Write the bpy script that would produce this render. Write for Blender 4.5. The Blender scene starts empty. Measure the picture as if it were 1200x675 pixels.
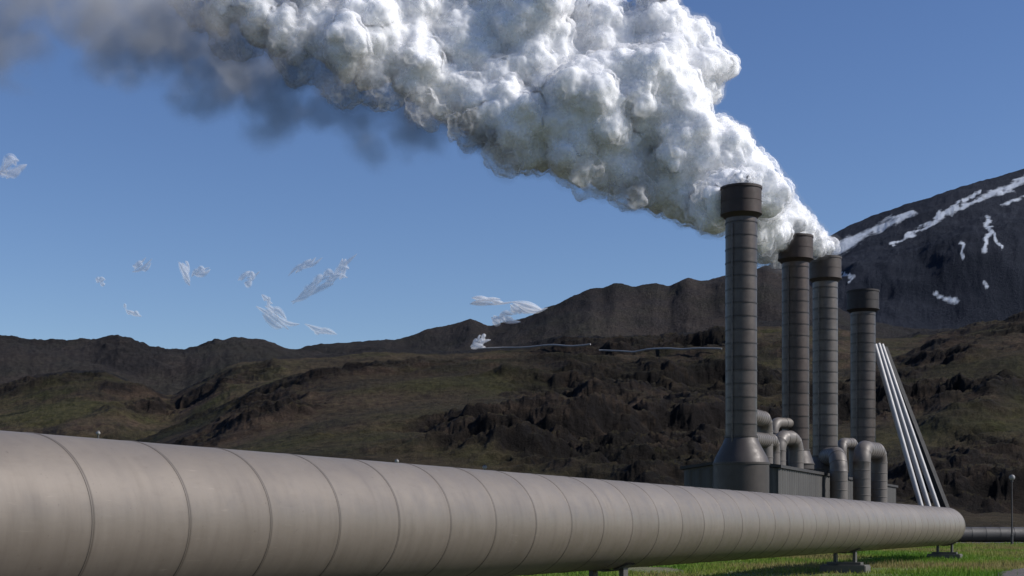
import bpy, math, random
import numpy as np
from mathutils import Vector, Matrix
random.seed(7); rng=np.random.default_rng(7)
S=bpy.context.scene; COL=S.collection
H=0.9; F=1667.0
def P(px,py,Y): return Vector(((px-600)/F*Y, Y, H+(618-py)/F*Y))
# ---------------- camera
cam=bpy.data.cameras.new("camera"); co=bpy.data.objects.new("camera",cam); COL.objects.link(co)
cam.lens=50; cam.sensor_width=36; cam.shift_y=280.5/1200; cam.clip_end=20000; cam.clip_start=.1
co.location=(0,0,H); co.rotation_euler=(math.radians(90),0,0); S.camera=co
S.view_settings.view_transform='Standard'
# ---------------- light
sun_dir=Vector((0.80,-0.10,0.62)).normalized()
sl=bpy.data.lights.new("sun",'SUN'); so=bpy.data.objects.new("sun",sl); COL.objects.link(so)
sl.energy=4.8; sl.angle=math.radians(.5); sl.color=(1,.965,.93)
so.rotation_euler=sun_dir.to_track_quat('Z','Y').to_euler(); so.location=(50,-20,60)
W=bpy.data.worlds.new("World"); S.world=W; W.use_nodes=True
nt=W.node_tree; nt.nodes.clear()
sky=nt.nodes.new("ShaderNodeTexSky"); sky.sky_type='NISHITA'; sky.sun_disc=False
sky.sun_elevation=math.asin(sun_dir.z); sky.sun_rotation=math.atan2(sun_dir.x,sun_dir.y)
sky.air_density=1.0; sky.dust_density=.25; sky.ozone_density=3.0; sky.altitude=400
hs=nt.nodes.new("ShaderNodeHueSaturation"); hs.inputs["Saturation"].default_value=1.14; hs.inputs["Value"].default_value=1.0; hs.inputs["Hue"].default_value=.512
bg=nt.nodes.new("ShaderNodeBackground"); bg.inputs[1].default_value=.103
ow=nt.nodes.new("ShaderNodeOutputWorld")
nt.links.new(sky.outputs[0],hs.inputs["Color"]); nt.links.new(hs.outputs[0],bg.inputs[0]); nt.links.new(bg.outputs[0],ow.inputs[0])
# ---------------- helpers
def newmat(name):
    m=bpy.data.materials.new(name); m.use_nodes=True
    t=m.node_tree; b=t.nodes["Principled BSDF"]; return m,t,b
def nd(t,typ,**kw):
    n=t.nodes.new(typ)
    for k,v in kw.items():
        if k.startswith("i_"): n.inputs[k[2:].replace("_"," ")].default_value=v
        else: setattr(n,k,v)
    return n
def ramp(t,src,stops):
    r=t.nodes.new("ShaderNodeValToRGB"); t.links.new(src,r.inputs[0])
    e=r.color_ramp.elements
    while len(e)<len(stops): e.new(.5)
    for i,(p,c) in enumerate(stops):
        e[i].position=p; e[i].color=(c[0],c[1],c[2],1) if hasattr(c,'__len__') else (c,c,c,1)
    return r.outputs[0]
def mixc(t,f,a,b,mode='MIX'):
    m=t.nodes.new("ShaderNodeMix"); m.data_type='RGBA'; m.blend_type=mode
    for s,v in ((m.inputs[0],f),(m.inputs[6],a),(m.inputs[7],b)):
        if isinstance(v,bpy.types.NodeSocket): t.links.new(v,s)
        elif isinstance(v,(int,float)): s.default_value=v
        else: s.default_value=(v[0],v[1],v[2],1)
    return m.outputs[2]
def noise(t,scale,detail=6,rough=.6,vec=None,dist=0):
    n=nd(t,"ShaderNodeTexNoise",i_Scale=scale,i_Detail=detail,i_Roughness=rough,i_Distortion=dist)
    if vec is None: vec=t.nodes.new("ShaderNodeTexCoord").outputs["Object"]
    t.links.new(vec,n.inputs["Vector"]); return n.outputs[0]
def scalevec(t,s,src=None):
    m=t.nodes.new("ShaderNodeMapping"); m.inputs["Scale"].default_value=s
    if src is None: src=t.nodes.new("ShaderNodeTexCoord").outputs["Object"]
    t.links.new(src,m.inputs[0]); return m.outputs[0]
def bump(t,b,h,strength=.5,dist=.1):
    n=nd(t,"ShaderNodeBump",i_Strength=strength,i_Distance=dist); t.links.new(h,n.inputs["Height"]); t.links.new(n.outputs[0],b.inputs["Normal"])
def attr(t,name): return nd(t,"ShaderNodeAttribute",attribute_name=name)
def madd(t,a,k,c):
    n=nd(t,"ShaderNodeMath",operation='MULTIPLY_ADD'); t.links.new(a,n.inputs[0]); n.inputs[1].default_value=k
    if isinstance(c,bpy.types.NodeSocket): t.links.new(c,n.inputs[2])
    else: n.inputs[2].default_value=c
    return n.outputs[0]
def link_obj(name,me,mat=None,parent=None,smooth=True,sharp=True,**props):
    o=bpy.data.objects.new(name,me); COL.objects.link(o)
    if mat: me.materials.append(mat)
    if smooth and me is not None and len(me.polygons):
        me.polygons.foreach_set("use_smooth",np.ones(len(me.polygons),bool))
        if sharp and len(me.polygons)<60000: me.set_sharp_from_angle(angle=math.radians(28))
    if parent: o.parent=parent
    for k,v in props.items(): o[k]=v
    return o
def mesh_np(name,V,Fq):
    me=bpy.data.meshes.new(name); V=np.asarray(V,np.float32); Fq=np.asarray(Fq,np.int32)
    n=Fq.shape[1]
    me.vertices.add(len(V)); me.vertices.foreach_set("co",V.ravel())
    me.loops.add(Fq.size); me.loops.foreach_set("vertex_index",Fq.ravel())
    me.polygons.add(len(Fq)); me.polygons.foreach_set("loop_start",np.arange(0,Fq.size,n,dtype=np.int32))
    me.update(calc_edges=True); return me
def fattr(me,name,arr):
    a=me.attributes.new(name,'FLOAT','POINT'); a.data.foreach_set("value",np.asarray(arr,np.float32))
def sweep(path,radii,segs=24,caps=True,name="tube",along=None):
    pts=[Vector(p) for p in path]; n=len(pts); V=[];A=[];R=[]
    tan=[]
    for i in range(n):
        a=pts[max(i-1,0)]; b=pts[min(i+1,n-1)]; d=b-a
        tan.append(d.normalized() if d.length>1e-9 else Vector((0,0,1)))
    up=Vector((0,0,1)) if abs(tan[0].z)<.9 else Vector((1,0,0))
    N=(up-tan[0]*up.dot(tan[0])).normalized(); s=0
    for i in range(n):
        if i: s+=(pts[i]-pts[i-1]).length
        N=(N-tan[i]*N.dot(tan[i])).normalized(); B=tan[i].cross(N); r=radii[i] if hasattr(radii,'__len__') else radii
        for k in range(segs):
            an=2*math.pi*k/segs; V.append(pts[i]+N*(r*math.cos(an))+B*(r*math.sin(an))); A.append(s); R.append(abs(2*k/segs-1))
    Fq=[]
    for i in range(n-1):
        for k in range(segs):
            k2=(k+1)%segs; Fq.append((i*segs+k,i*segs+k2,(i+1)*segs+k2,(i+1)*segs+k))
    me=bpy.data.meshes.new(name)
    fs=list(Fq)
    if caps: fs+= [tuple(range(segs))[::-1], tuple((n-1)*segs+k for k in range(segs))]
    me.from_pydata([tuple(v) for v in V],[],fs); me.update()
    fattr(me,"along",A); fattr(me,"around",R); return me
def lathe(profile,segs=40,name="lathe"):
    return sweep([(0,0,z) for z,r in profile],[r for z,r in profile],segs,True,name)
def box(cx,cy,cz,sx,sy,sz,name="box",bev=0.02,rot=0):
    import bmesh
    bm=bmesh.new(); bmesh.ops.create_cube(bm,size=1)
    bmesh.ops.scale(bm,vec=(sx,sy,sz),verts=bm.verts)
    if bev: bmesh.ops.bevel(bm,geom=bm.edges[:],offset=bev,segments=2,affect='EDGES')
    bmesh.ops.rotate(bm,cent=(0,0,0),matrix=Matrix.Rotation(rot,3,'Z'),verts=bm.verts)
    bmesh.ops.translate(bm,vec=(cx,cy,cz),verts=bm.verts)
    me=bpy.data.meshes.new(name); bm.to_mesh(me); bm.free(); return me
def joinm(meshes,name):
    import bmesh
    bm=bmesh.new()
    for m in meshes: bm.from_mesh(m)
    me=bpy.data.meshes.new(name); bm.to_mesh(me); bm.free(); return me
def gn2(x,y,seed=0):
    xi=np.floor(x).astype(np.int64); yi=np.floor(y).astype(np.int64); xf=x-xi; yf=y-yi
    def g(ix,iy,dx,dy):
        h=(ix*374761393+iy*668265263+seed*1442695041)&0xffffffff
        h=((h^(h>>13))*1274126177)&0xffffffff; h=h^(h>>16)
        a=(h&0xffff)/65536.0*2*np.pi
        return np.cos(a)*dx+np.sin(a)*dy
    u=xf*xf*xf*(xf*(xf*6-15)+10); v=yf*yf*yf*(yf*(yf*6-15)+10)
    a=g(xi,yi,xf,yf); b=g(xi+1,yi,xf-1,yf); c=g(xi,yi+1,xf,yf-1); d=g(xi+1,yi+1,xf-1,yf-1)
    return ((a*(1-u)+b*u)*(1-v)+(c*(1-u)+d*u)*v)*1.5
def fbm(x,y,o=5,seed=0,g=.5,ridged=False):
    s=0;am=1;t=0
    for i in range(o):
        n=gn2(x*2**i+i*17.3,y*2**i-i*9.1,seed+i)
        if ridged: n=1-2*np.abs(n)
        s=s+n*am; t+=am; am*=g
    return s/t
# ---------------- terrain
def prof(pts,sg=7): 
    a=np.array(pts,float); xs=np.arange(-420,1520,2.0); ys=np.interp(xs,a[:,0],a[:,1])
    k=np.exp(-.5*(np.arange(-15,16)*2/sg)**2); k/=k.sum(); ys=np.convolve(np.pad(ys,15,'edge'),k,'valid')
    return lambda px: np.interp(px,xs,ys)
pA=prof([(-400,545),(0,540),(120,530),(165,516),(200,500),(240,484),(300,460),(340,446),(380,437),(430,428),(480,424),(560,420),(700,419),(840,420),(915,428),(1000,430),(1040,418),(1100,406),(1200,390),(1500,365)])
pB=prof([(-400,470),(-60,462),(0,455),(60,446),(125,440),(160,452),(200,468),(250,440),(270,428),(330,421),(400,417),(440,413),(500,412),(560,409),(640,403),(700,398),(800,388),(850,379),(915,371),(960,372),(1000,382),(1030,395),(1080,397),(1130,388),(1200,378),(1500,350)])
pC=prof([(-400,380),(0,394),(50,397),(90,401),(140,401),(180,410),(215,411),(245,405),(275,402),(310,403),(350,415),(380,416),(440,412),(560,420),(700,415),(1500,410)],4)
pD=prof([(-400,430),(300,428),(345,412),(356,407),(380,403),(430,399),(470,398),(500,390),(530,384),(550,377),(562,381),(575,387),(600,380),(622,373),(640,363),(655,359),(668,351),(680,348),(692,342),(706,342),(720,336),(745,341),(765,337),(785,341),(796,334),(806,329),(818,332),(832,332),(850,326),(900,318),(930,327),(965,350),(1000,372),(1060,385),(1130,388),(1200,388),(1500,380)],2.2)
pE=prof([(-400,470),(700,420),(840,345),(915,303),(960,283),(1000,265),(1030,254),(1060,242),(1100,227),(1150,208),(1200,189),(1300,160),(1500,150)],4)
NC,NR=1400,860
aa=np.linspace(-.45,.48,NC); YY=105*np.exp(np.linspace(0,np.log(4600/105),NR))
A_,Y_=np.meshgrid(aa,YY)
def controls(a):
    px=600+F*a
    def z(p,Y): return H+(618-p(px))/F*Y
    A=z(pA,380);B=z(pB,720);C=z(pC,1150);D=z(pD,1900);E=z(pE,3800)
    return [(105,-.4+0*a,0),(150,np.minimum(3.0,A*.3),.8),(260,A*.52,1),(330,A*.80,1),(380,A,.6),(470,np.minimum(A,B)*.86,.8),(590,np.minimum(A,B)*.5+B*.5,.9),(720,B,.35),(860,np.minimum(B,C)*.8,.9),(1150,C,.4),(1400,np.minimum(C,D)*.8,.9),(1900,D,.4),(2400,D*.8,.8),(3100,E*.66,.9),(3800,E,.16),(4700,E*.6,.5)]
def height(a,Y):
    X=a*Y
    Yw=Y*(1+.06*fbm(a*4,np.log(Y)*3,3,3))
    cs=controls(a); z=np.zeros_like(a); kk=np.zeros_like(a)
    for (y0,z0,k0),(y1,z1,k1) in zip(cs[:-1],cs[1:]):
        t=np.clip((Yw-y0)/(y1-y0),0,1); ts=.7*t+.3*t*t*(3-2*t); m=(Yw>=y0)&(Yw<y1)
        z=np.where(m,z0*(1-ts)+z1*ts,z); kk=np.where(m,k0*(1-t)+k1*t,kk)
    z=np.where(Yw<105,-.4,z); z=np.where(Yw>=4700,cs[-1][1],z)
    k=np.clip((Y-105)/60,0,1)
    w=lambda y0,y1: np.clip((Y-y0)/(y1-y0),0,1)
    px=600+F*a
    loc=.42*np.exp(-((px-740)/180)**2)+.34*np.exp(-((px-60)/170)**2)+.95*np.exp(-((px-1130)/120)**2)+.28*np.exp(-((px-320)/70)**2)-.16
    rocky=np.clip(fbm(X/70,Y/60,5,61)*3.6+.25+loc,0,1)*np.clip(1.35-Y/520,0.0,1)
    rockyB=np.clip(fbm(X/120,Y/160,5,66)*3.4+.22+loc*.9,0,1)*w(420,620)*(1-w(1300,1800))
    n1=fbm(X/17,Y/20,6,11,.6,True)-.15; n1b=fbm(X/40,Y/50,6,12,.6,True)-.2
    n2=fbm(X/120,Y/170,5,21,.48); n3=fbm(X/260,Y/330,6,31,.56,True)-.2; n4=fbm(X/900,Y/1000,5,35,.5,True)-.2; n5=fbm(X/240,Y/200,6,36,.56,True)-.2
    cl=fbm(X/34,Y/26,6,41,.58)
    r=rocky*(n1*3.9+3.2*np.tanh(cl*6)) + rockyB*(n1b*10+5*np.tanh(fbm(X/60,Y/60,5,44)*6)) + n2*3.5*(1-w(600,1200)) + n2*5*w(600,1200)*(1-w(1500,2200)) + n3*19*w(500,1400)*(1-w(2300,2900)*.8)+(n4*70+n5*20)*w(2300,2900)
    fine=Y*.0013*fbm(a*110,np.log(Y)*45,5,51,.62)
    return z+r*k*kk+fine*k, np.clip(rocky+rockyB*.9,0,1)
def build_terrain():
    Z,rocky=height(A_,Y_)
    X=A_*Y_
    V=np.stack([X,Y_,Z],-1)
    PX=600+F*A_; PY=618-(Z-H)/Y_*F
    snow=np.zeros_like(Z)
    wob=fbm(A_*70,np.log(Y_)*60,5,77,.6); wob2=fbm(A_*70+40,np.log(Y_)*60,5,78,.6)
    PX=PX+wob*10; PY=PY+wob2*8
    def stroke(pts,w0,w1=None):
        nonlocal snow
        w1=w0 if w1 is None else w1; n=len(pts)-1
        for i,((x0,y0),(x1,y1)) in enumerate(zip(pts[:-1],pts[1:])):
            dx,dy=x1-x0,y1-y0; t=np.clip(((PX-x0)*dx+(PY-y0)*dy)/(dx*dx+dy*dy),0,1)
            w=w0+(w1-w0)*(i+t)/n
            d=np.hypot(PX-x0-t*dx,PY-y0-t*dy); snow=np.maximum(snow,np.clip(1.5-d/w,0,1.5)*(Y_>2400))
    stroke([(980,293),(1010,276),(1040,262),(1070,247)],8,4)
    stroke([(1044,287),(1080,268),(1105,252),(1140,238),(1175,222),(1205,208)],2.6,4.6)
    stroke([(1125,244),(1165,226),(1205,210)],3,5.4); stroke([(1100,249),(1150,224)],2.2)
    stroke([(1158,256),(1160,272),(1152,292)],5.2,3); stroke([(1160,268),(1174,290)],3.2,2)
    stroke([(1175,240),(1200,230)],2.6,3.4); stroke([(1128,286),(1132,304)],4,2.2)
    stroke([(1098,345),(1120,353)],4.4,4); stroke([(1150,330),(1158,337)],2.8); stroke([(985,320),(1000,325)],2.6)
    r1_,r2_=int(NR*.5),int(NR*.78)
    for nm,r0,r1,mat,lab in (("hillside",0,r1_+1,mat_hill,"rocky moss-covered brown hillside rising behind the plant"),
                         ("ridge",r1_,r2_+1,mat_ridge,"bare brown volcanic ridge under the sky"),
                         ("mountain",r2_,NR,mat_mtn,"dark blue-grey mountain with patches of old snow")):
        n=r1-r0; idx=np.arange(n*NC).reshape(n,NC)
        q=np.stack([idx[:-1,:-1],idx[:-1,1:],idx[1:,1:],idx[1:,:-1]],-1).reshape(-1,4)
        me=mesh_np(nm,V[r0:r1].reshape(-1,3),q); fattr(me,"snow",snow[r0:r1].ravel()); fattr(me,"rocky",rocky[r0:r1].ravel())
        link_obj(nm,me,mat,sharp=False,kind="structure",label=lab,category="hill")
def terr_mat(name,rock,brown,green,gamt,haze,hz,sc=1.0,bd=1.6,spk=(.4,1.6)):
    m,t,b=newmat(name)
    geo=t.nodes.new("ShaderNodeNewGeometry"); sx=t.nodes.new("ShaderNodeSeparateXYZ"); t.links.new(geo.outputs["Normal"],sx.inputs[0])
    n1=noise(t,.055*sc,10,.70); n2=noise(t,.016*sc,9,.66); n3=noise(t,.45*sc,8,.78)
    base=mixc(t,ramp(t,n1,[(.42,0),(.58,1)]),(rock[0]*2,rock[1]*1.9,rock[2]*1.8),brown)
    base=mixc(t,ramp(t,n2,[(.47,0),(.60,gamt)]),base,green)
    rk=ramp(t,attr(t,"rocky").outputs["Fac"],[(.25,0),(.7,.9)])
    base=mixc(t,rk,base,mixc(t,ramp(t,noise(t,.12*sc,8,.7),[(.47,0),(.68,.75)]),rock,(brown[0]*.75,brown[1]*.75,brown[2]*.75)))
    steep=ramp(t,sx.outputs[2],[(.62,1),(.86,0)])
    base=mixc(t,steep,base,(rock[0]*.85,rock[1]*.82,rock[2]*.8))
    flat=ramp(t,sx.outputs[2],[(.91,0),(.975,.4)])
    base=mixc(t,flat,base,mixc(t,.45,green,brown))
    big=noise(t,.006*sc,4,.5); base=mixc(t,1.0,base,ramp(t,big,[(.35,.56),(.65,1.2)]),'MULTIPLY')
    base=mixc(t,1.0,base,ramp(t,n3,[(.32,spk[0]),(.68,spk[1])]),'MULTIPLY')
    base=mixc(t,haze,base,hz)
    sn=madd(t,noise(t,.02,9,.7),1.1,attr(t,"snow").outputs["Fac"]); sn=madd(t,noise(t,.09,6,.65),1.0,sn)
    mr=nd(t,"ShaderNodeMapRange"); t.links.new(sn,mr.inputs[0]); mr.inputs[1].default_value=1.58; mr.inputs[2].default_value=2.2
    base=mixc(t,mr.outputs[0],base,(.50,.54,.60))
    t.links.new(base,b.inputs["Base Color"]); b.inputs["Roughness"].default_value=.95; b.inputs["Specular IOR Level"].default_value=.1
    bump(t,b,n3,.95,bd)
    return m
mat_hill=terr_mat("hillside_rock",(.012,.010,.009),(.074,.051,.035),(.050,.052,.016),.75,.0,(.1,.12,.16),1,1.9)
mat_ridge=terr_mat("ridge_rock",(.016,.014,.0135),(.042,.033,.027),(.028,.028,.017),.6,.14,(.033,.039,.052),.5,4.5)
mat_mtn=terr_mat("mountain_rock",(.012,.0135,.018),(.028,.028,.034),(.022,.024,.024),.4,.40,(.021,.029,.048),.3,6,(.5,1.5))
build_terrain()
# ground
rdir=Vector((.4299,.9029,0)); rn=Vector((.9029,-.4299,0)); r_org=Vector((8.6,26.0,0))
m,t,b=newmat("turf")
g=mixc(t,ramp(t,noise(t,.35,8,.6),[(.35,0),(.65,1)]),(.070,.115,.018),(.13,.14,.04))
g=mixc(t,ramp(t,noise(t,.09,5,.6),[(.5,0),(.62,.6)]),g,(.13,.10,.065))
vd=nd(t,"ShaderNodeVectorMath",operation='DISTANCE'); t.links.new(t.nodes.new("ShaderNodeTexCoord").outputs["Object"],vd.inputs[0]); vd.inputs[1].default_value=(17,44,0)
mk=nd(t,"ShaderNodeMapRange"); t.links.new(vd.outputs["Value"],mk.inputs[0]); mk.inputs[1].default_value=24; mk.inputs[2].default_value=42
g=mixc(t,mk.outputs[0],g,mixc(t,ramp(t,noise(t,.05,8,.65),[(.4,0),(.6,1)]),(.05,.046,.043),(.07,.066,.058)))
g=mixc(t,1.0,g,ramp(t,noise(t,6,6,.7),[(.3,.5),(.7,1.5)]),'MULTIPLY')
t.links.new(g,b.inputs["Base Color"]); b.inputs["Roughness"].default_value=.95; bump(t,b,noise(t,5,8,.7),.8,.08)
n=140; gx=np.sign(np.linspace(-1,1,n))*np.abs(np.linspace(-1,1,n))**2.5*6500
GX,GY=np.meshgrid(gx,gx+40); GZ=.05*gn2(GX/5,GY/5,3)*(np.hypot(GX,GY)<120)-.05
idx=np.arange(n*n).reshape(n,n); q=np.stack([idx[:-1,:-1],idx[:-1,1:],idx[1:,1:],idx[1:,:-1]],-1).reshape(-1,4)
link_obj("ground",mesh_np("ground",np.stack([GX,GY,GZ],-1).reshape(-1,3),q),m,sharp=False,kind="structure",label="green and straw-coloured rough grass ground",category="ground")
m,t,b=newmat("gravel"); g=mixc(t,ramp(t,noise(t,8,8,.75),[(.35,0),(.65,1)]),(.07,.060,.050),(.15,.13,.11)); t.links.new(g,b.inputs["Base Color"]); b.inputs["Roughness"].default_value=.95; bump(t,b,noise(t,25,6,.7),.7,.03)
V=[];n=160
for i in range(n):
    s=-24+i*.8; wob=.18*math.sin(i*.7)+.1*math.sin(i*1.9)
    for w_,z_ in ((wob,-.06),(wob+.25,.03),(2.2,.07),(4.2+wob,.03),(4.5+wob,-.06)): V.append(tuple(r_org+rdir*s+rn*w_+Vector((0,0,z_))))
link_obj("road",mesh_np("road",V,[(i*5+k,i*5+k+1,(i+1)*5+k+1,(i+1)*5+k) for i in range(n-1) for k in range(4)]),m,kind="structure",label="grey gravel service road beside the pipeline",category="road")
def grass():
    N=200000; Y=16+ (rng.random(N)**1.0)*66; a=.0+rng.random(N)*.42; X=a*Y
    pn=fbm(X/3,Y/3,3,9); pb=fbm(X/6+9,Y/12,3,29)
    off=(X-r_org.x)*rn.x+(Y-r_org.y)*rn.y
    keep=(pn>-.3)&(pb>-.4)&((off<.25)|(off>4.4)|(rng.random(N)<.04)); X=X[keep];Y=Y[keep];pn=pn[keep];pb=pb[keep];N=len(X)
    h=(.03+.11*rng.random(N)**1.5)*(1+pn*.8)*(1+.5*pb); w=.007+.008*rng.random(N)+Y*.00012; an=rng.random(N)*6.28
    lx=(rng.random(N)-.5)*.12; ly=(rng.random(N)-.5)*.12
    z=.05*gn2(X/5,Y/5,3)-.055
    v0=np.stack([X-w*np.cos(an),Y-w*np.sin(an),z],-1);v1=np.stack([X+w*np.cos(an),Y+w*np.sin(an),z],-1);v2=np.stack([X+lx,Y+ly,z+h],-1)
    V=np.stack([v0,v1,v2],1).reshape(-1,3); me=mesh_np("grass",V,np.arange(3*N).reshape(-1,3)); fattr(me,"tone",np.repeat(np.clip(.5+2.4*fbm(X/6,Y/9,3,19)+.45*(rng.random(N)-.5),0,1),3))
    m,t,b=newmat("grass_blade"); c=ramp(t,attr(t,"tone").outputs["Fac"],[(0,(.25,.21,.08)),(.35,(.19,.235,.04)),(1,(.095,.195,.02))])
    t.links.new(c,b.inputs["Base Color"]); b.inputs["Roughness"].default_value=.7; b.inputs["Specular IOR Level"].default_value=.2
    tr=nd(t,"ShaderNodeBsdfTranslucent"); t.links.new(c,tr.inputs[0]); mx=nd(t,"ShaderNodeMixShader"); mx.inputs[0].default_value=.42
    t.links.new(b.outputs[0],mx.inputs[1]); t.links.new(tr.outputs[0],mx.inputs[2]); t.links.new(mx.outputs[0],t.nodes["Material Output"].inputs[0])
    link_obj("grass",me,m,smooth=False,kind="stuff",label="rough green and straw-coloured grass on the ground",category="grass")
grass()
# ---------------- materials metal
def metal(name,c1,c2,stain,metallic=.35,rough=.5,panel=None,vscale=(1,1,1),grime=.7,gw=1.0,pv=(.90,1.08),scuff_shade=False):
    m,t,b=newmat(name)
    n=noise(t,1.3,8,.65); n2=noise(t,9,6,.7,scalevec(t,vscale))
    c=mixc(t,ramp(t,n,[(.3,0),(.7,1)]),c1,c2)
    c=mixc(t,ramp(t,n2,[(.52,0),(.8,.4)]),c,stain)
    if panel:
        al=attr(t,"along").outputs["Fac"]; dd=madd(t,al,1/panel[0],panel[1]); ar=attr(t,"around").outputs["Fac"]
        fl=nd(t,"ShaderNodeMath",operation='FLOOR'); t.links.new(dd,fl.inputs[0])
        wn=nd(t,"ShaderNodeTexWhiteNoise",noise_dimensions='1D'); t.links.new(fl.outputs[0],wn.inputs["W"])
        c=mixc(t,1.0,c,ramp(t,wn.outputs[0],[(0,pv[0]),(1,pv[1])]),'MULTIPLY')
        fr=nd(t,"ShaderNodeMath",operation='FRACT'); t.links.new(dd,fr.inputs[0])
        c=mixc(t,ramp(t,fr.outputs[0],[(0,grime),(.006*gw,.4),(.014*gw,0),(1-.03*gw,0),(1-.010*gw,.2),(1,grime)]),c,(stain[0]*.28,stain[1]*.27,stain[2]*.27))
        cx=nd(t,"ShaderNodeCombineXYZ"); t.links.new(al,cx.inputs[0]); t.links.new(ar,cx.inputs[1])
        st=noise(t,1,5,.6,scalevec(t,(9,2.5,1),cx.outputs[0]))
        c=mixc(t,ramp(t,st,[(.53,0),(.79,.32)]),c,stain)
        if scuff_shade:
            under_shade=madd(t,st,.4,madd(t,ar,-1.0,.66))
            c=mixc(t,ramp(t,under_shade,[(.18,0),(.70,.68)]),c,(stain[0]*.52,stain[1]*.50,stain[2]*.48))  # shade painted into the cladding colour, deepening toward the underside, streaked by noise
            s1=noise(t,1,4,.6,scalevec(t,(3,70,1),cx.outputs[0]),dist=.5); s2=noise(t,.7,4,.6)
            mm_=nd(t,"ShaderNodeMath",operation='MULTIPLY'); t.links.new(ramp(t,s1,[(.64,0),(.74,1)]),mm_.inputs[0]); t.links.new(ramp(t,s2,[(.5,0),(.6,.5)]),mm_.inputs[1])
            c=mixc(t,mm_.outputs[0],c,(c2[0]*1.4,c2[1]*1.4,c2[2]*1.4))
            sp=noise(t,22,3,.6); c=mixc(t,ramp(t,sp,[(.68,0),(.76,.6)]),c,(stain[0]*.5,stain[1]*.45,stain[2]*.4))
    t.links.new(c,b.inputs["Base Color"])
    b.inputs["Metallic"].default_value=metallic
    t.links.new(ramp(t,noise(t,4,6,.7),[(.3,rough-.07),(.7,rough+.1)]),b.inputs["Roughness"])
    bump(t,b,noise(t,2.2,4,.5),.07,.03)
    return m
SP=.917
m_clad=metal("weathered_pipe_cladding",(.196,.165,.133),(.216,.183,.149),(.148,.121,.095),.26,.48,panel=(SP,0.0),vscale=(.6,.6,2.5),pv=(.93,1.05),scuff_shade=True,grime=.85,gw=1.4)
m_dark=metal("dark_steel",(.05,.047,.045),(.075,.07,.066),(.035,.03,.026),.2,.6)
m_black=metal("sooty_steel",(.014,.013,.012),(.022,.020,.018),(.012,.011,.010),0,.8)
m_sadd=metal("galvanised_saddle_steel",(.07,.064,.058),(.095,.088,.08),(.045,.038,.03),.2,.6)
SB=.66; PS=(SB,-.6/SB)
m_stack=metal("weathered_stack_steel",(.064,.049,.040),(.100,.081,.069),(.030,.021,.016),.35,.40,panel=PS,vscale=(2,2,.25),grime=.6,gw=6,pv=(.82,1.14))
m_stack2=metal("brown_stack_steel",(.055,.038,.030),(.082,.061,.050),(.026,.017,.012),.35,.42,panel=PS,vscale=(2,2,.25),grime=.6,gw=6,pv=(.82,1.14))
m_stack3=metal("grey_stack_steel",(.090,.074,.063),(.130,.112,.098),(.040,.031,.024),.35,.42,panel=PS,vscale=(2,2,.25),grime=.6,gw=6,pv=(.82,1.14))
m_rust=metal("rusted_steel",(.044,.027,.021),(.029,.021,.018),(.075,.033,.020),.1,.65,vscale=(2,2,.3))
m_rust2=metal("sooty_rusted_steel",(.026,.019,.016),(.018,.015,.014),(.045,.024,.017),.1,.65,vscale=(2,2,.3))
m_rust3=metal("pale_rusted_steel",(.070,.054,.045),(.054,.044,.038),(.062,.036,.026),.2,.6,vscale=(2,2,.3))
m_duct=metal("insulated_duct_cladding",(.110,.094,.081),(.155,.136,.119),(.062,.050,.041),.2,.52)
m_white=metal("pale_galvanised_tube",(.31,.30,.295),(.38,.37,.36),(.24,.225,.21),.1,.5)
m_globe=metal("frosted_globe",(.24,.23,.22),(.28,.27,.26),(.2,.19,.18),.0,.4)
m_conc=metal("concrete",(.085,.078,.07),(.12,.112,.10),(.06,.054,.045),0,.9)
# ---------------- main pipeline
th=math.atan(794/F); d=Vector((math.sin(th),math.cos(th),0)); lf=Vector((-math.cos(th),math.sin(th),0))
R0=.55; D0=7.19; ZA=H+.034
def ax(Z): return Vector((-D0+Z*math.tan(th),Z,ZA))
t0=8.78/math.cos(th); T=lambda Z:Z/math.cos(th)
path=[];rad=[]
tend=T(41.6); org=Vector((-D0,0,ZA))
tt=t0-6*SP; start=tt
segs_t=[]
while tt<tend-.3:
    segs_t+= [(tt,R0+.004),(tt+.0015,R0),(tt+.02,R0),(tt+SP-.020,R0),(tt+SP-.016,R0+.004)]
    tt+=SP
for s,r in segs_t: path.append(org+d*s); rad.append(r)
E0=org+d*tt; RB=1.5
for i in range(0,31):
    an=math.radians(3*i); p=E0+lf*(RB*(1-math.cos(an)))+d*(RB*math.sin(an))
    path.append(p); rad.append(R0+(.008 if i%6==0 else 0))
E1=path[-1]
for s in np.arange(.9,12,.9):
    path.append(E1+lf*s); rad.append(R0); path.append(E1+lf*(s+.02)); rad.append(R0+.006); path.append(E1+lf*(s+.04)); rad.append(R0)
pipe=bpy.data.objects.new("pipeline",None); COL.objects.link(pipe); pipe.location=(E0.x,E0.y,0)
pipe["label"]="long fat brown-grey steel-clad pipeline with banded joints on low supports"; pipe["category"]="pipeline"
def par(o,p):
    o.parent=p; o.matrix_parent_inverse=Matrix.Translation(-p.location)
    return o
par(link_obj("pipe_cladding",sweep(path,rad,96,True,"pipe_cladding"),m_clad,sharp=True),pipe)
rotp=math.atan2(d.y,d.x)
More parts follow.
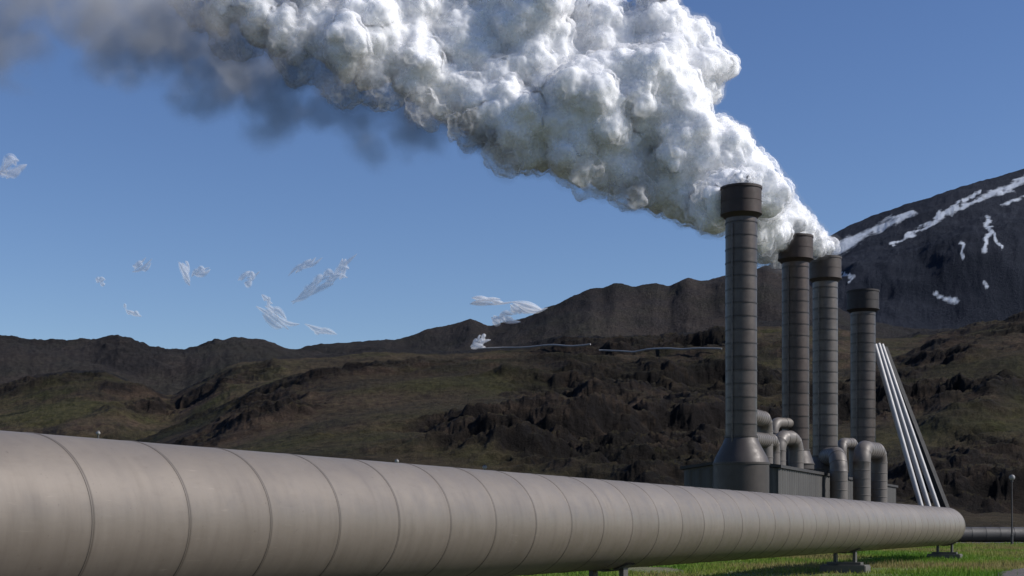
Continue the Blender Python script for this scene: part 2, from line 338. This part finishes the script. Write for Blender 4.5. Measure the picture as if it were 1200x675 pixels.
for Z,w in ((17.6,.4),(29.7,.55),(41.8,.55)):
    c=ax(Z)
    g=bpy.data.objects.new("pipe_support",None); COL.objects.link(g); g.location=(c.x,c.y,0)
    g["label"]="low steel saddle on a concrete block under the pipeline"; g["category"]="pipe support"; g["group"]="supports under the pipeline"
    bl=box(0,0,.02,w,.95,.2,bev=.02,rot=rotp); par(link_obj("concrete_block",bl,m_conc,smooth=False),g).location=(c.x,c.y,0)
    ms=[]
    for sgn in (-1,1):
        o=lf*(.20*sgn); ms.append(box(o.x,o.y,.28,.16,.06,.30,bev=.004,rot=rotp))
    ms.append(box(0,0,.15,.30,.7,.05,bev=.004,rot=rotp)); 
    V=[];Fc=[]
    for i in range(9):
        an=math.radians(-90-32+8*i)
        for rr in (R0+.008,R0+.03):
            for sx in (-.13,.13):
                V.append(lf*(math.cos(an)*rr)+Vector((0,0,ZA+math.sin(an)*rr))+d*sx)
    for i in range(8):
        b0=i*4
        for (p,q_) in ((0,1),(1,3),(3,2),(2,0)): Fc.append((b0+p,b0+q_,b0+4+q_,b0+4+p))
    cm=bpy.data.meshes.new("cradle"); cm.from_pydata([tuple(v) for v in V],[],Fc); ms.append(cm)
    par(link_obj("saddle",joinm(ms,"saddle"),m_sadd,smooth=False),g).location=(c.x,c.y,0)
pp=[];rr=[]
for s in np.arange(-16,60,1.0):
    base=Vector((34+s*.985,94+s*.17,.42)); pp+= [base,base+Vector((.02,0,0)),base+Vector((.04,0,0))]; rr+=[.5,.52,.5]
link_obj("pipeline",sweep(pp,rr,32),metal("dark_pipe_cladding",(.045,.042,.040),(.06,.056,.053),(.03,.026,.023),.2,.6),label="dark grey steel pipeline lying low across the grass",category="pipeline")
# ---------------- chimneys
m_stack_dark=metal("stack_base_steel",(.044,.035,.030),(.062,.051,.044),(.027,.020,.016),.25,.52,vscale=(2,2,.3))
def chimney(x,y,top,label,ms,front=False,r=.77,caph=1.35,cm=None):
    g=bpy.data.objects.new("chimney",None); COL.objects.link(g); g.location=(x,y,0)
    g["label"]=label; g["category"]="chimney"; g["group"]="steel exhaust chimneys of the plant"
    zs=5.35; pr=[(zs,r)]
    z=zs+.6
    while z<top-caph-.2:
        pr+=[(z-.022,r),(z-.020,r+.024),(z+.020,r+.024),(z+.022,r)]
        z+=SB
    pr+=[(top-caph,r)]
    link_obj("shaft",lathe(pr,48),ms,g)
    if front:
        zc=4.05; bp=[(-.1,1.36),(1.3,1.36),(1.305,1.40),(1.37,1.40),(1.375,1.36),(zc-.08,1.36),(zc-.075,1.40),(zc+.02,1.40),(zc+.025,1.36),(zc+.3,1.27),(zs-.30,r+.12),(zs-.04,r+.03),(zs-.035,r+.06),(zs+.05,r+.06),(zs+.055,r-.02)]
    else:
        bp=[(-.1,.9),(4.1,.9),(4.25,1.05),(4.5,1.05),(4.505,1.09),(4.56,1.09),(4.565,1.05),(zs-.04,r+.03),(zs-.035,r+.06),(zs+.05,r+.06),(zs+.055,r-.02)]
    link_obj("base",lathe(bp,64),m_stack_dark,g)
    ct=top-caph; k=r/.77
    cp=[(ct-.20,r-.05),(ct-.19,r+.03),(ct-.03,.95*k),(ct,1.02*k),(ct+.06,1.02*k),(ct+.065,.99*k),(ct+.62,.99*k),(ct+.622,1.005*k),(ct+.66,1.005*k),(ct+.662,.99*k),(top-.12,.99*k),(top-.115,1.025*k),(top,1.025*k),(top,.94*k),(top-.6,.93*k),(top-.6,.01)]
    link_obj("cap",lathe(cp,48),cm or m_rust,g)
    link_obj("riser_tube",sweep([(-.55*k,-.66*k,4.4),(-.55*k,-.66*k,top-caph-.5)],.03,8),ms,g)
chimney(11.28,70,17.62,"tall banded steel chimney with rusty collar pouring white steam",m_stack,True)
chimney(16.35,82,17.66,"brown banded steel chimney with dark collar in thick steam",m_stack2,cm=m_rust)
chimney(19.6,89,17.76,"light grey banded steel chimney with paler collar half hidden by steam",m_stack3,cm=m_rust3)
chimney(24.8,100.5,17.6,"banded steel chimney with wide black collar and no steam",m_stack,False,.86,cm=m_rust2)
# ---------------- shed
def shed():
    g=bpy.data.objects.new("plant_shed",None); COL.objects.link(g); g.location=(13.9,74.2,0)
    g["label"]="long low grey corrugated metal shed around the chimney bases"; g["category"]="shed"
    u=Vector((.4,.917,0)).normalized(); v=Vector((-.917,.4,0)).normalized(); L=40; Wd=5.1; hh=4.0
    mw,t,b=newmat("corrugated_sheet"); c=mixc(t,ramp(t,noise(t,1,6,.6,scalevec(t,(1,1,.3))),[(.3,0),(.7,1)]),(.050,.046,.042),(.082,.076,.069)); t.links.new(c,b.inputs["Base Color"]); b.inputs["Metallic"].default_value=.1; b.inputs["Roughness"].default_value=.6
    mr=metal("dark_roof_sheet",(.030,.027,.025),(.043,.040,.037),(.022,.02,.018),.1,.7)
    def wall(o,dr,nr,L,name,mat=mw):
        V=[];n=int(L/.14)
        for i in range(n+1):
            s=L*i/n; off=.08 if (i//2)%2 else 0
            for z in (-.1,hh): V.append(tuple(o+dr*s+nr*off+Vector((0,0,z))))
        me=bpy.data.meshes.new(name); me.from_pydata(V,[],[(2*i,2*i+2,2*i+3,2*i+1) for i in range(n)]); link_obj(name,me,mat,g,smooth=False)
    O=Vector((0,0,0))
    wall(O,u,-v,L,"side_wall"); wall(O,v,-u,Wd,"end_wall"); wall(v*Wd,u,v,L,"back_wall"); wall(u*L,v,u,Wd,"end_wall")
    e=.18; rid=hh+.35
    V=[]
    for dz in (0,.16):
        for q in (-e,L+e):
            for s_,z in ((-e,hh),(Wd/2,rid),(Wd+e,hh)): V.append(tuple(v*s_+u*q+Vector((0,0,z+dz))))
    Fc=[(0,1,4,3),(1,2,5,4),(6,9,10,7),(7,10,11,8),(0,6,7,1),(1,7,8,2),(3,4,10,9),(4,5,11,10),(0,3,9,6),(2,8,11,5),]
    me=bpy.data.meshes.new("roof"); me.from_pydata(V,[],Fc); link_obj("roof",me,mr,g,smooth=False)
    me=bpy.data.meshes.new("gable"); me.from_pydata([(0,0,hh),tuple(v*Wd+Vector((0,0,hh))),tuple(v*Wd/2+Vector((0,0,rid)))],[],[(0,1,2)]); link_obj("gable",me,mw,g,smooth=False)
    rt=math.atan2(u.y,u.x)
    for s_ in (4.2,13.5):
        c=u*s_-v*.12; link_obj("door",box(c.x,c.y,1.2,1.3,.05,2.4,bev=.01,rot=rt),m_dark,g,smooth=False)
shed()
# ---------------- ducts
def band_sweep(pts,r,label,step=2):
    P2=[];R2=[]; acc=0
    for i,p in enumerate(pts):
        if i and (p-pts[i-1]).length<.02: continue
        if i: acc+=(p-pts[i-1]).length
        P2.append(p);R2.append(r)
        if i<len(pts)-1 and acc>.45 and (pts[i+1]-p).length>.1:
            acc=0; e=(pts[i+1]-p).normalized(); P2+=[p+e*.01,p+e*.05,p+e*.06];R2+=[r+.018,r+.018,r]
    link_obj("steam_duct",sweep(P2,R2,28),m_duct,label=label,category="duct",group="arched steam ducts between chimneys and shed")
def route(corners,r,label,bend=None):
    C=[Vector(c) for c in corners]; bend=bend or r*1.8; pts=[C[0]]
    def line(a,b):
        n=max(1,int((b-a).length/.5))
        return [a+(b-a)*i/n for i in range(1,n+1)]
    cur=C[0]
    for i in range(1,len(C)-1):
        d0=(C[i]-C[i-1]).normalized(); d1=(C[i+1]-C[i]).normalized()
        be=min(bend,(C[i]-C[i-1]).length*.5 if i>1 else 99,(C[i+1]-C[i]).length*.5 if i<len(C)-2 else 99)
        a=C[i]-d0*be; b_=C[i]+d1*be
        pts+=line(cur,a)
        for k in range(1,9):
            t_=k/9; th_=t_*math.pi/2
            pts.append(a+d0*(be*math.sin(th_))+d1*(be*(1-math.cos(th_))))
        pts.append(b_); cur=b_
    pts+=line(cur,C[-1])
    band_sweep(pts,r,label)
def G(px,Y,z): return Vector(((px-600)/F*Y,Y,z))
zz=lambda py,Y: H+(618-py)/F*Y
route([(11.28,70.1,zz(488,72)),G(897,75.6,zz(488,73.5)),G(897,75.6,4.0)],.40,"fat pale elbow duct bending down beside the tall chimney")
route([(11.28,70.0,zz(516,72)),G(906,77.2,zz(514,75)),G(906,77.2,4.0)],.38,"fat pale elbow duct leaving the chimney foot")
route([(16.35,82,zz(495,81)),G(906,80.2,zz(495,80)),G(906,80.2,4.0)],.31,"slim pale elbow duct from the brown chimney to the roof")
route([G(912,78.5,4.0),G(912,78.5,zz(513,78.5)),G(933,80.2,zz(513,79.5)),G(933,80.2,4.0)],.42,"fat arched duct standing on the shed roof")
route([(19.6,89,zz(534,88)),G(983,84.6,zz(534,85)),G(983,84.6,-.2)],.52,"thick clad duct bending down in front of the shed")
route([G(1010,87,-.2),G(1010,87,zz(527,88)),G(1030,91,zz(527,89)),G(1030,91,-.2)],.53,"thick clad arched duct in front of the shed",.85)
route([G(986,92,4),G(986,92,zz(519,92)),G(1001,94.5,zz(519,94)),G(1001,94.5,4)],.34,"slim arched steam duct on the shed roof")
for (a,b,c) in (((1025,404),(1079,592),101.5),((1029,403),(1088,592),102.5),((1033,404),(1098,592),103.5)):
    p0=P(a[0],a[1],c); p1=P(b[0],b[1],c-3); dd=(p1-p0).normalized(); p1=p0+dd*((p0.z+.1)/-dd.z)
    link_obj("stay_tube",sweep([p0,p1],.18,14),m_white,label="pale inclined steel tube leaning up to the last chimney",category="stay",group="inclined tubes at the last chimney")
p0=P(1034,408,105.5); p1=P(1105,592,102.5); dd=(p1-p0).normalized(); p1=p0+dd*((p0.z+.1)/-dd.z)
link_obj("inclined_gallery",sweep([p0,p1],.42,4),m_black,smooth=False,label="dark sloping steel gallery beside the pale inclined tubes",category="gallery")
# ---------------- lamps
def lamp(px,ptop,Y,k=1.0):
    top=P(px,ptop,Y); g=bpy.data.objects.new("street_lamp",None); COL.objects.link(g); g.location=(top.x,Y,0)
    g["label"]="slim grey lamp post with pale globe head"; g["category"]="street lamp"; g["group"]="lamp posts around the plant"
    z=top.z; q=.19*k
    link_obj("post",lathe([(-.2,.07),(.5,.07),(.52,.045),(z-2*q-.1,.03),(z-2*q-.08,.08*k),(z-2*q+.02,.08*k)],12),m_dark,g)
    pr=[(z-2*q,.05*k)]+[(z-q-q*math.cos(i*math.pi/10),max(.02,q*math.sin(i*math.pi/10))) for i in range(1,10)]+[(z,.01)]
    link_obj("globe",lathe(pr,16),m_globe,g); link_obj("lamp_cap",lathe([(z-.12*k,.18*k),(z-.04*k,.12*k),(z+.02,.02)],16),m_dark,g)
for a in ((1186,556,78,.85),(568,545,71,.6),(465,538,64.5,.5),(115,505,45,.35)): lamp(*a)
# ---------------- hill pipeline / track
def hz(a,Y):
    z,_=height(np.array(a),np.array(Y)); return z
def crestline(p0,p1,y0,y1,rad_,lab):
    n=50; pts=[]; Ys=np.arange(250,1000,2.5)
    for i in range(n):
        f=i/(n-1); px=p0+(p1-p0)*f; py=y0+(y1-y0)*f+1.0*math.sin(f*9); a=(px-600)/F
        el=618-(hz(Ys*0+a,Ys)-H)/Ys*F; w_=np.where(el<=py)[0]
        pts.append([a,Ys[w_[0]] if len(w_) else 700,0])
    q=np.array(pts); q[:,1]=np.convolve(np.pad(q[:,1],12,'edge'),np.ones(25)/25,'valid')
    q[:,2]=hz(q[:,0],q[:,1])+1.4
    for j in range(n):
        a=q[j,0]; Yf=np.arange(250,q[j,1],4.0); el=((hz(Yf*0+a,Yf)-H)/Yf).max(); q[j,2]=max(q[j,2],H+el*q[j,1]+.3)
    el=(q[:,2]-H)/q[:,1]; el=np.convolve(np.pad(el,6,'edge'),np.ones(13)/13,'valid'); q[:,2]=H+el*q[:,1]+.3
    link_obj("hill_pipeline",sweep([(a*Y,Y,z) for a,Y,z in q],rad_,8),m_globe,label=lab,category="pipeline")
crestline(560,692,412,409,.42,"thin pale pipeline running along the hill slope")
crestline(702,846,413,416,.38,"thin pale pipeline running along the hill slope")
# ---------------- steam
def ico(n=3):
    import bmesh
    bm=bmesh.new(); bmesh.ops.create_icosphere(bm,subdivisions=n,radius=1); V=np.array([v.co[:] for v in bm.verts]); Fq=np.array([[v.index for v in f.verts] for f in bm.faces]); bm.free(); return V,Fq
IV,IF=ico()
def blobs_mesh(name,B,add=0):
    V=[];Fq=[]
    for i,(c,r) in enumerate(B):
        V.append(IV*(r+add)+np.array(c)); Fq.append(IF+i*len(IV))
    return mesh_np(name,np.concatenate(V),np.concatenate(Fq))
def grow(main,n1,f1=(.3,.5),rg=rng):
    out=[]
    for c,r in main:
        out.append((c,r*.95))
        for _ in range(n1):
            v=rg.normal(size=3); v/=np.linalg.norm(v); r1=r*rg.uniform(*f1); c1=np.array(c)+v*(r-r1*rg.uniform(.3,.8))
            out.append((c1,r1))
    return out
_tx={}
def displace(o,kind,size,strength,mid=.5,depth=3):
    key=(kind,size,depth)
    if key not in _tx:
        tx=bpy.data.textures.new(kind.lower()+str(size),kind); tx.noise_scale=size
        if kind=='CLOUDS': tx.noise_depth=depth
        if kind=='VORONOI': tx.distance_metric='DISTANCE_SQUARED'
        _tx[key]=tx
    md=o.modifiers.new("disp",'DISPLACE'); md.texture=_tx[key]; md.strength=strength; md.mid_level=mid; md.texture_coords='LOCAL'
main=[(968,287,9,88.3),(956,286,13,87.6),(946,290,13,88),(945,272,17,87),(930,264,15,83),(911,277,17,81.6),(905,283,20,84),(926,270,22,85),(904,280,25,85),(912,302,11,85),(915,255,20,83),
(886,262,28,79),(893,232,24,76),(871,214,15,70.8),(852,222,20,72.3),(840,236,18,71),(856,240,25,74),(832,244,30,75),(884,205,24,76),(852,198,34,76),(800,228,32,77),
(850,165,26,78),(812,180,42,77),(765,208,36,77),(826,82,26,79),(800,92,42,79),(815,45,24,79),(775,40,38,79),(755,110,56,78),(790,130,40,77),
(722,182,38,76),(706,60,52,79),(690,125,55,77),(672,180,34,76),(642,90,55,77),(622,160,38,76),(615,30,55,78),(575,122,42,76),(548,60,50,77),(655,150,40,77),
(770,0,26,79),(670,0,40,79),(560,-20,50,78),(500,10,44,77),(470,50,34,76),(440,66,32,75.5),(400,55,28,75),(370,38,26,75),(335,40,24,74.6),(300,20,24,74.6),(265,12,20,74.6),(430,20,38,76),(370,5,26,75.5),(528,108,34,76),(490,80,32,76),(602,140,36,76)]
mm=[]
for x,y,r,Y in main:
    Y+=rng.uniform(-1.2,1.2) if r>26 else 0
    p=P(x,y,Y); mm.append((np.array(p[:]),r/F*Y))
ms_,t,b=newmat("steam")
b.inputs["Base Color"].default_value=(.99,.99,.995,1); b.inputs["Roughness"].default_value=1; b.inputs["Specular IOR Level"].default_value=0
b.inputs["Subsurface Weight"].default_value=1; b.inputs["Subsurface Radius"].default_value=(1,1,1); b.inputs["Subsurface Scale"].default_value=.5
bump(t,b,noise(t,1.8,5,.55),.25,.25)
grown=grow(mm,14)
plume=link_obj("steam_plume",blobs_mesh("steam_plume",grown),ms_,sharp=False,label="huge billowing white steam plume blown from the chimneys",category="steam")
rm=plume.modifiers.new("remesh",'REMESH'); rm.mode='VOXEL'; rm.voxel_size=.10; rm.use_smooth_shade=True
sm=plume.modifiers.new("smooth",'SMOOTH'); sm.iterations=16
displace(plume,'CLOUDS',2.4,1.4); displace(plume,'CLOUDS',1.0,.7); displace(plume,'VORONOI',.8,-.20,.3); displace(plume,'VORONOI',.36,-.07,.3); displace(plume,'CLOUDS',.4,.14,depth=1)
def vapour_mat(name,sc,lo,hi,amt,col=(.975,.975,.98),tr_=.5,det=8,ro=.68,dist=0):
    m,t,b=newmat(name); t.nodes.remove(b); out=t.nodes["Material Output"]
    df=nd(t,"ShaderNodeBsdfDiffuse"); df.inputs[0].default_value=(*col,1); tr=nd(t,"ShaderNodeBsdfTranslucent"); tr.inputs[0].default_value=(*col,1)
    mx=nd(t,"ShaderNodeMixShader"); mx.inputs[0].default_value=tr_; t.links.new(df.outputs[0],mx.inputs[1]); t.links.new(tr.outputs[0],mx.inputs[2])
    tp=nd(t,"ShaderNodeBsdfTransparent"); m2=nd(t,"ShaderNodeMixShader")
    if lo is None: m2.inputs[0].default_value=amt
    else: t.links.new(ramp(t,noise(t,sc,det,ro,dist=dist),[(lo,0),(hi,amt)]),m2.inputs[0])
    t.links.new(tp.outputs[0],m2.inputs[1]); t.links.new(mx.outputs[0],m2.inputs[2])
    t.links.new(m2.outputs[0],out.inputs[0]); return m
extra=[(240,-2,26,75),(280,40,24,75),(350,75,24,75),(400,95,24,75),(450,98,26,75),(215,-5,20,75.5),(500,128,22,75),(545,148,22,75),(590,170,22,75),(690,205,18,75.5),(740,228,18,75.5)]
rg2=np.random.default_rng(3)
ex=grow([(np.array(P(x,y,Y)[:]),r/F*Y) for x,y,r,Y in extra],12,rg=rg2)
sh=link_obj("vapour_layer",blobs_mesh("vapour_layer",grown+ex,.2),vapour_mat("vapour_layer",1.4,.34,.68,.60,det=7,ro=.64),plume,sharp=False)
rm=sh.modifiers.new("remesh",'REMESH'); rm.mode='VOXEL'; rm.voxel_size=.13; rm.use_smooth_shade=True
sm=sh.modifiers.new("smooth",'SMOOTH'); sm.iterations=12
displace(sh,'CLOUDS',2.4,1.4); displace(sh,'CLOUDS',1.0,.8); displace(sh,'VORONOI',.8,-.15,.3); displace(sh,'CLOUDS',.4,.30,depth=1)
def hom_mat(name,dens,col=(1,1,1)):
    m=bpy.data.materials.new(name); m.use_nodes=True; t=m.node_tree; t.nodes.clear(); out=t.nodes.new("ShaderNodeOutputMaterial")
    v=t.nodes.new("ShaderNodeVolumeScatter"); v.inputs["Color"].default_value=(*col,1); v.inputs["Density"].default_value=dens
    t.links.new(v.outputs[0],out.inputs["Volume"]); return m
hz_=link_obj("soft_haze",blobs_mesh("soft_haze",grown+ex,.42),hom_mat("soft_haze",.13),plume,sharp=False)
rm=hz_.modifiers.new("remesh",'REMESH'); rm.mode='VOXEL'; rm.voxel_size=.2; rm.use_smooth_shade=True
sm=hz_.modifiers.new("smooth",'SMOOTH'); sm.iterations=8
displace(hz_,'CLOUDS',2.4,1.4); displace(hz_,'CLOUDS',1.0,.8)
def veil(name,pts,res,noise_s,thr,mat,parent=None,warp=2.2,**props):
    me=bpy.data.meshes.new(name); me.from_pydata([tuple(p) for p,r in pts],[],[]); fattr(me,"rad",[r for p,r in pts])
    o=link_obj(name,me,None,parent,smooth=False,**props); me.materials.append(mat)
    ar=np.array([tuple(p) for p,r in pts]); R=np.array([r for p,r in pts])[:,None]; mn=(ar-R).min(0); mx_=(ar+R).max(0)
    ng=bpy.data.node_groups.new(name,'GeometryNodeTree'); ng.interface.new_socket("Geometry",in_out='INPUT',socket_type='NodeSocketGeometry'); ng.interface.new_socket("Geometry",in_out='OUTPUT',socket_type='NodeSocketGeometry')
    N=ng.nodes; L=ng.links; gi=N.new("NodeGroupInput"); go=N.new("NodeGroupOutput")
    pos=N.new("GeometryNodeInputPosition")
    nw=N.new("ShaderNodeTexNoise"); nw.inputs["Scale"].default_value=noise_s*.6; nw.inputs["Detail"].default_value=3; L.new(pos.outputs[0],nw.inputs["Vector"])
    sub=N.new("ShaderNodeVectorMath"); sub.operation='SUBTRACT'; L.new(nw.outputs["Color"],sub.inputs[0]); sub.inputs[1].default_value=(.5,.5,.5)
    sc=N.new("ShaderNodeVectorMath"); sc.operation='SCALE'; L.new(sub.outputs[0],sc.inputs[0]); sc.inputs["Scale"].default_value=float(R.mean()*warp)
    ad=N.new("ShaderNodeVectorMath"); ad.operation='ADD'; L.new(pos.outputs[0],ad.inputs[0]); L.new(sc.outputs[0],ad.inputs[1])
    sn=N.new("GeometryNodeSampleNearest"); L.new(gi.outputs[0],sn.inputs["Geometry"]); L.new(ad.outputs[0],sn.inputs["Sample Position"])
    si=N.new("GeometryNodeSampleIndex"); si.data_type='FLOAT_VECTOR'; L.new(gi.outputs[0],si.inputs["Geometry"]); p2=N.new("GeometryNodeInputPosition"); L.new(p2.outputs[0],si.inputs["Value"]); L.new(sn.outputs[0],si.inputs["Index"])
    sr=N.new("GeometryNodeSampleIndex"); sr.data_type='FLOAT'; L.new(gi.outputs[0],sr.inputs["Geometry"]); na=N.new("GeometryNodeInputNamedAttribute"); na.data_type='FLOAT'; na.inputs["Name"].default_value="rad"; L.new(na.outputs[0],sr.inputs["Value"]); L.new(sn.outputs[0],sr.inputs["Index"])
    ds=N.new("ShaderNodeVectorMath"); ds.operation='DISTANCE'; L.new(ad.outputs[0],ds.inputs[0]); L.new(si.outputs[0],ds.inputs[1])
    dv=N.new("ShaderNodeMath"); dv.operation='DIVIDE'; L.new(ds.outputs["Value"],dv.inputs[0]); L.new(sr.outputs[0],dv.inputs[1])
    iv=N.new("ShaderNodeMath"); iv.operation='SUBTRACT'; iv.inputs[0].default_value=1; L.new(dv.outputs[0],iv.inputs[1])
    nn=N.new("ShaderNodeTexNoise"); nn.inputs["Scale"].default_value=noise_s; nn.inputs["Detail"].default_value=6; nn.inputs["Roughness"].default_value=.64; L.new(pos.outputs[0],nn.inputs["Vector"])
    ns=N.new("ShaderNodeMath"); ns.operation='MULTIPLY_ADD'; L.new(nn.outputs[0],ns.inputs[0]); ns.inputs[1].default_value=4.5; ns.inputs[2].default_value=-thr*4.5
    su=N.new("ShaderNodeMath"); su.operation='ADD'; L.new(iv.outputs[0],su.inputs[0]); L.new(ns.outputs[0],su.inputs[1])
    mr=N.new("ShaderNodeMapRange"); mr.interpolation_type='SMOOTHSTEP'; L.new(su.outputs[0],mr.inputs[0]); mr.inputs[1].default_value=.0; mr.inputs[2].default_value=.8
    m2=N.new("ShaderNodeMapRange"); L.new(iv.outputs[0],m2.inputs[0]); m2.inputs[1].default_value=0; m2.inputs[2].default_value=.3
    mu=N.new("ShaderNodeMath"); mu.operation='MULTIPLY'; L.new(mr.outputs[0],mu.inputs[0]); L.new(m2.outputs[0],mu.inputs[1])
    vc=N.new("GeometryNodeVolumeCube"); L.new(mu.outputs[0],vc.inputs["Density"])
    vc.inputs["Min"].default_value=tuple(mn); vc.inputs["Max"].default_value=tuple(mx_)
    ext=mx_-mn
    for a,k in zip("XYZ",ext): vc.inputs["Resolution "+a].default_value=max(8,int(k/res))
    smt=N.new("GeometryNodeSetMaterial"); smt.inputs["Material"].default_value=mat
    L.new(vc.outputs[0],smt.inputs[0]); L.new(smt.outputs[0],go.inputs[0])
    md=o.modifiers.new("volume",'NODES'); md.node_group=ng
    return o
def vol_mat(name,dens,col=(1.0,.985,.96)):
    m=bpy.data.materials.new(name); m.use_nodes=True; t=m.node_tree; t.nodes.clear(); out=t.nodes.new("ShaderNodeOutputMaterial")
    v=t.nodes.new("ShaderNodeVolumePrincipled"); v.inputs["Color"].default_value=(*col,1); v.inputs["Density"].default_value=dens; v.inputs["Anisotropy"].default_value=.0
    v.inputs["Density Attribute"].default_value="density"
    t.links.new(v.outputs[0],out.inputs["Volume"]); return m
hz_pts=[(440,132,56),(480,155,42),(395,105,68),(330,85,80),(260,60,82),(190,25,90),(230,95,58),(110,0,78),(40,-10,64),(10,40,60),(-30,30,60),(300,-10,70),(150,50,60),(500,120,46),(350,10,66),(430,165,34),(550,155,36)]
pts=[]
for x,y,r in hz_pts:
    Y=76.0+rng.uniform(-.8,.8); p=P(x,y,Y); pts.append((np.array(p[:]),r*1.2/F*Y))
veil("steam_veil",pts,.24,.42,.49,vol_mat("thin_steam",.32),plume,warp=1.2,label="thin greyish drifting steam in shadow",kind="stuff")
# small wisps: bundles of thin torn streaks
def scrap(name,px,py,Y,parts,label,cat,seed,amt=(.13,.24)):
    r_=np.random.default_rng(seed); k=Y/F; B=[]
    for (x0,y0,x1,y1,r) in parts:
        for s in range(7):
            ax0,ay0,ax1,ay1=x0+r_.normal()*r*.7,y0+r_.normal()*r*.5,x1+r_.normal()*r*.9,y1+r_.normal()*r*.5
            f0,f1=sorted((r_.uniform(-.1,.5),r_.uniform(.5,1.15))); rs=r*r_.uniform(.14,.36); dz=r_.normal()*r*.25; cv=r_.normal()*r*.6
            L_=math.hypot(ax1-ax0,ay1-ay0)*(f1-f0); n=max(6,int(L_/(rs*.35)))
            for i in range(n):
                g=i/(n-1); f=f0+(f1-f0)*g; rr=rs*(.12+.88*math.sin(math.pi*(g*.94+.03)))
                B.append((np.array([ax0+(ax1-ax0)*f, dz, -(ay0+(ay1-ay0)*f+cv*math.sin(math.pi*g))])*k,rr*k))
    root=None
    for sh_,am in zip((2.1,1.3),amt):
        me=blobs_mesh(name,[(c_,r1*sh_) for c_,r1 in B]); mat=vapour_mat("wisp_vapour",1,None,None,am,(.99,.99,.99),.5)
        if root is None:
            o=link_obj(name,me,mat,sharp=False,label=label,category=cat); o.location=P(px,py,Y); root=o
        else: o=link_obj("inner_vapour",me,mat,parent=root,sharp=False)
        q=o.modifiers.new("remesh",'REMESH'); q.mode='VOXEL'; q.voxel_size=.32*k; q.use_smooth_shade=True
        s2=o.modifiers.new("smooth",'SMOOTH'); s2.iterations=8
W_="small torn scrap of white cloud in clear sky"
scrap("cloud_scrap",222,318,600,[(-11,-14,-1,10,6),(-4,8,22,-4,5)],W_,"cloud",1)
scrap("cloud_scrap",164,313,600,[(-11,5,9,-6,5)],W_,"cloud",2)
scrap("cloud_scrap",289,325,600,[(-6,6,9,-4,5)],W_,"cloud",3)
scrap("cloud_scrap",322,368,600,[(-16,-6,14,9,7),(-14,-22,-2,-12,4)],W_,"cloud",4)
scrap("cloud_scrap",380,333,600,[(-32,24,4,-4,7),(-6,-2,24,-14,7),(10,-4,28,-36,5)],W_,"cloud",5)
scrap("cloud_scrap",372,386,600,[(-12,-4,18,5,5)],W_,"cloud",6)
scrap("cloud_scrap",155,367,600,[(-6,-4,6,5,5)],W_,"cloud",7)
scrap("cloud_scrap",118,328,600,[(-5,0,5,2,4)],W_,"cloud",8)
scrap("cloud_scrap",356,313,600,[(-13,9,12,-9,4)],W_,"cloud",9)
scrap("cloud_scrap",12,201,300,[(-12,4,12,-6,9)],W_,"cloud",10)
scrap("steam_puff",592,362,1500,[(-38,-10,6,-8,5),(-16,-4,46,-2,8),(-14,10,4,12,8)],"white steam puff rising behind the ridge","steam",11,(.26,.42))
scrap("steam_puff",560,402,1150,[(-10,4,10,-2,6),(0,2,6,-10,4)],"small white steam puff from a hillside vent","steam",12,(.26,.42))
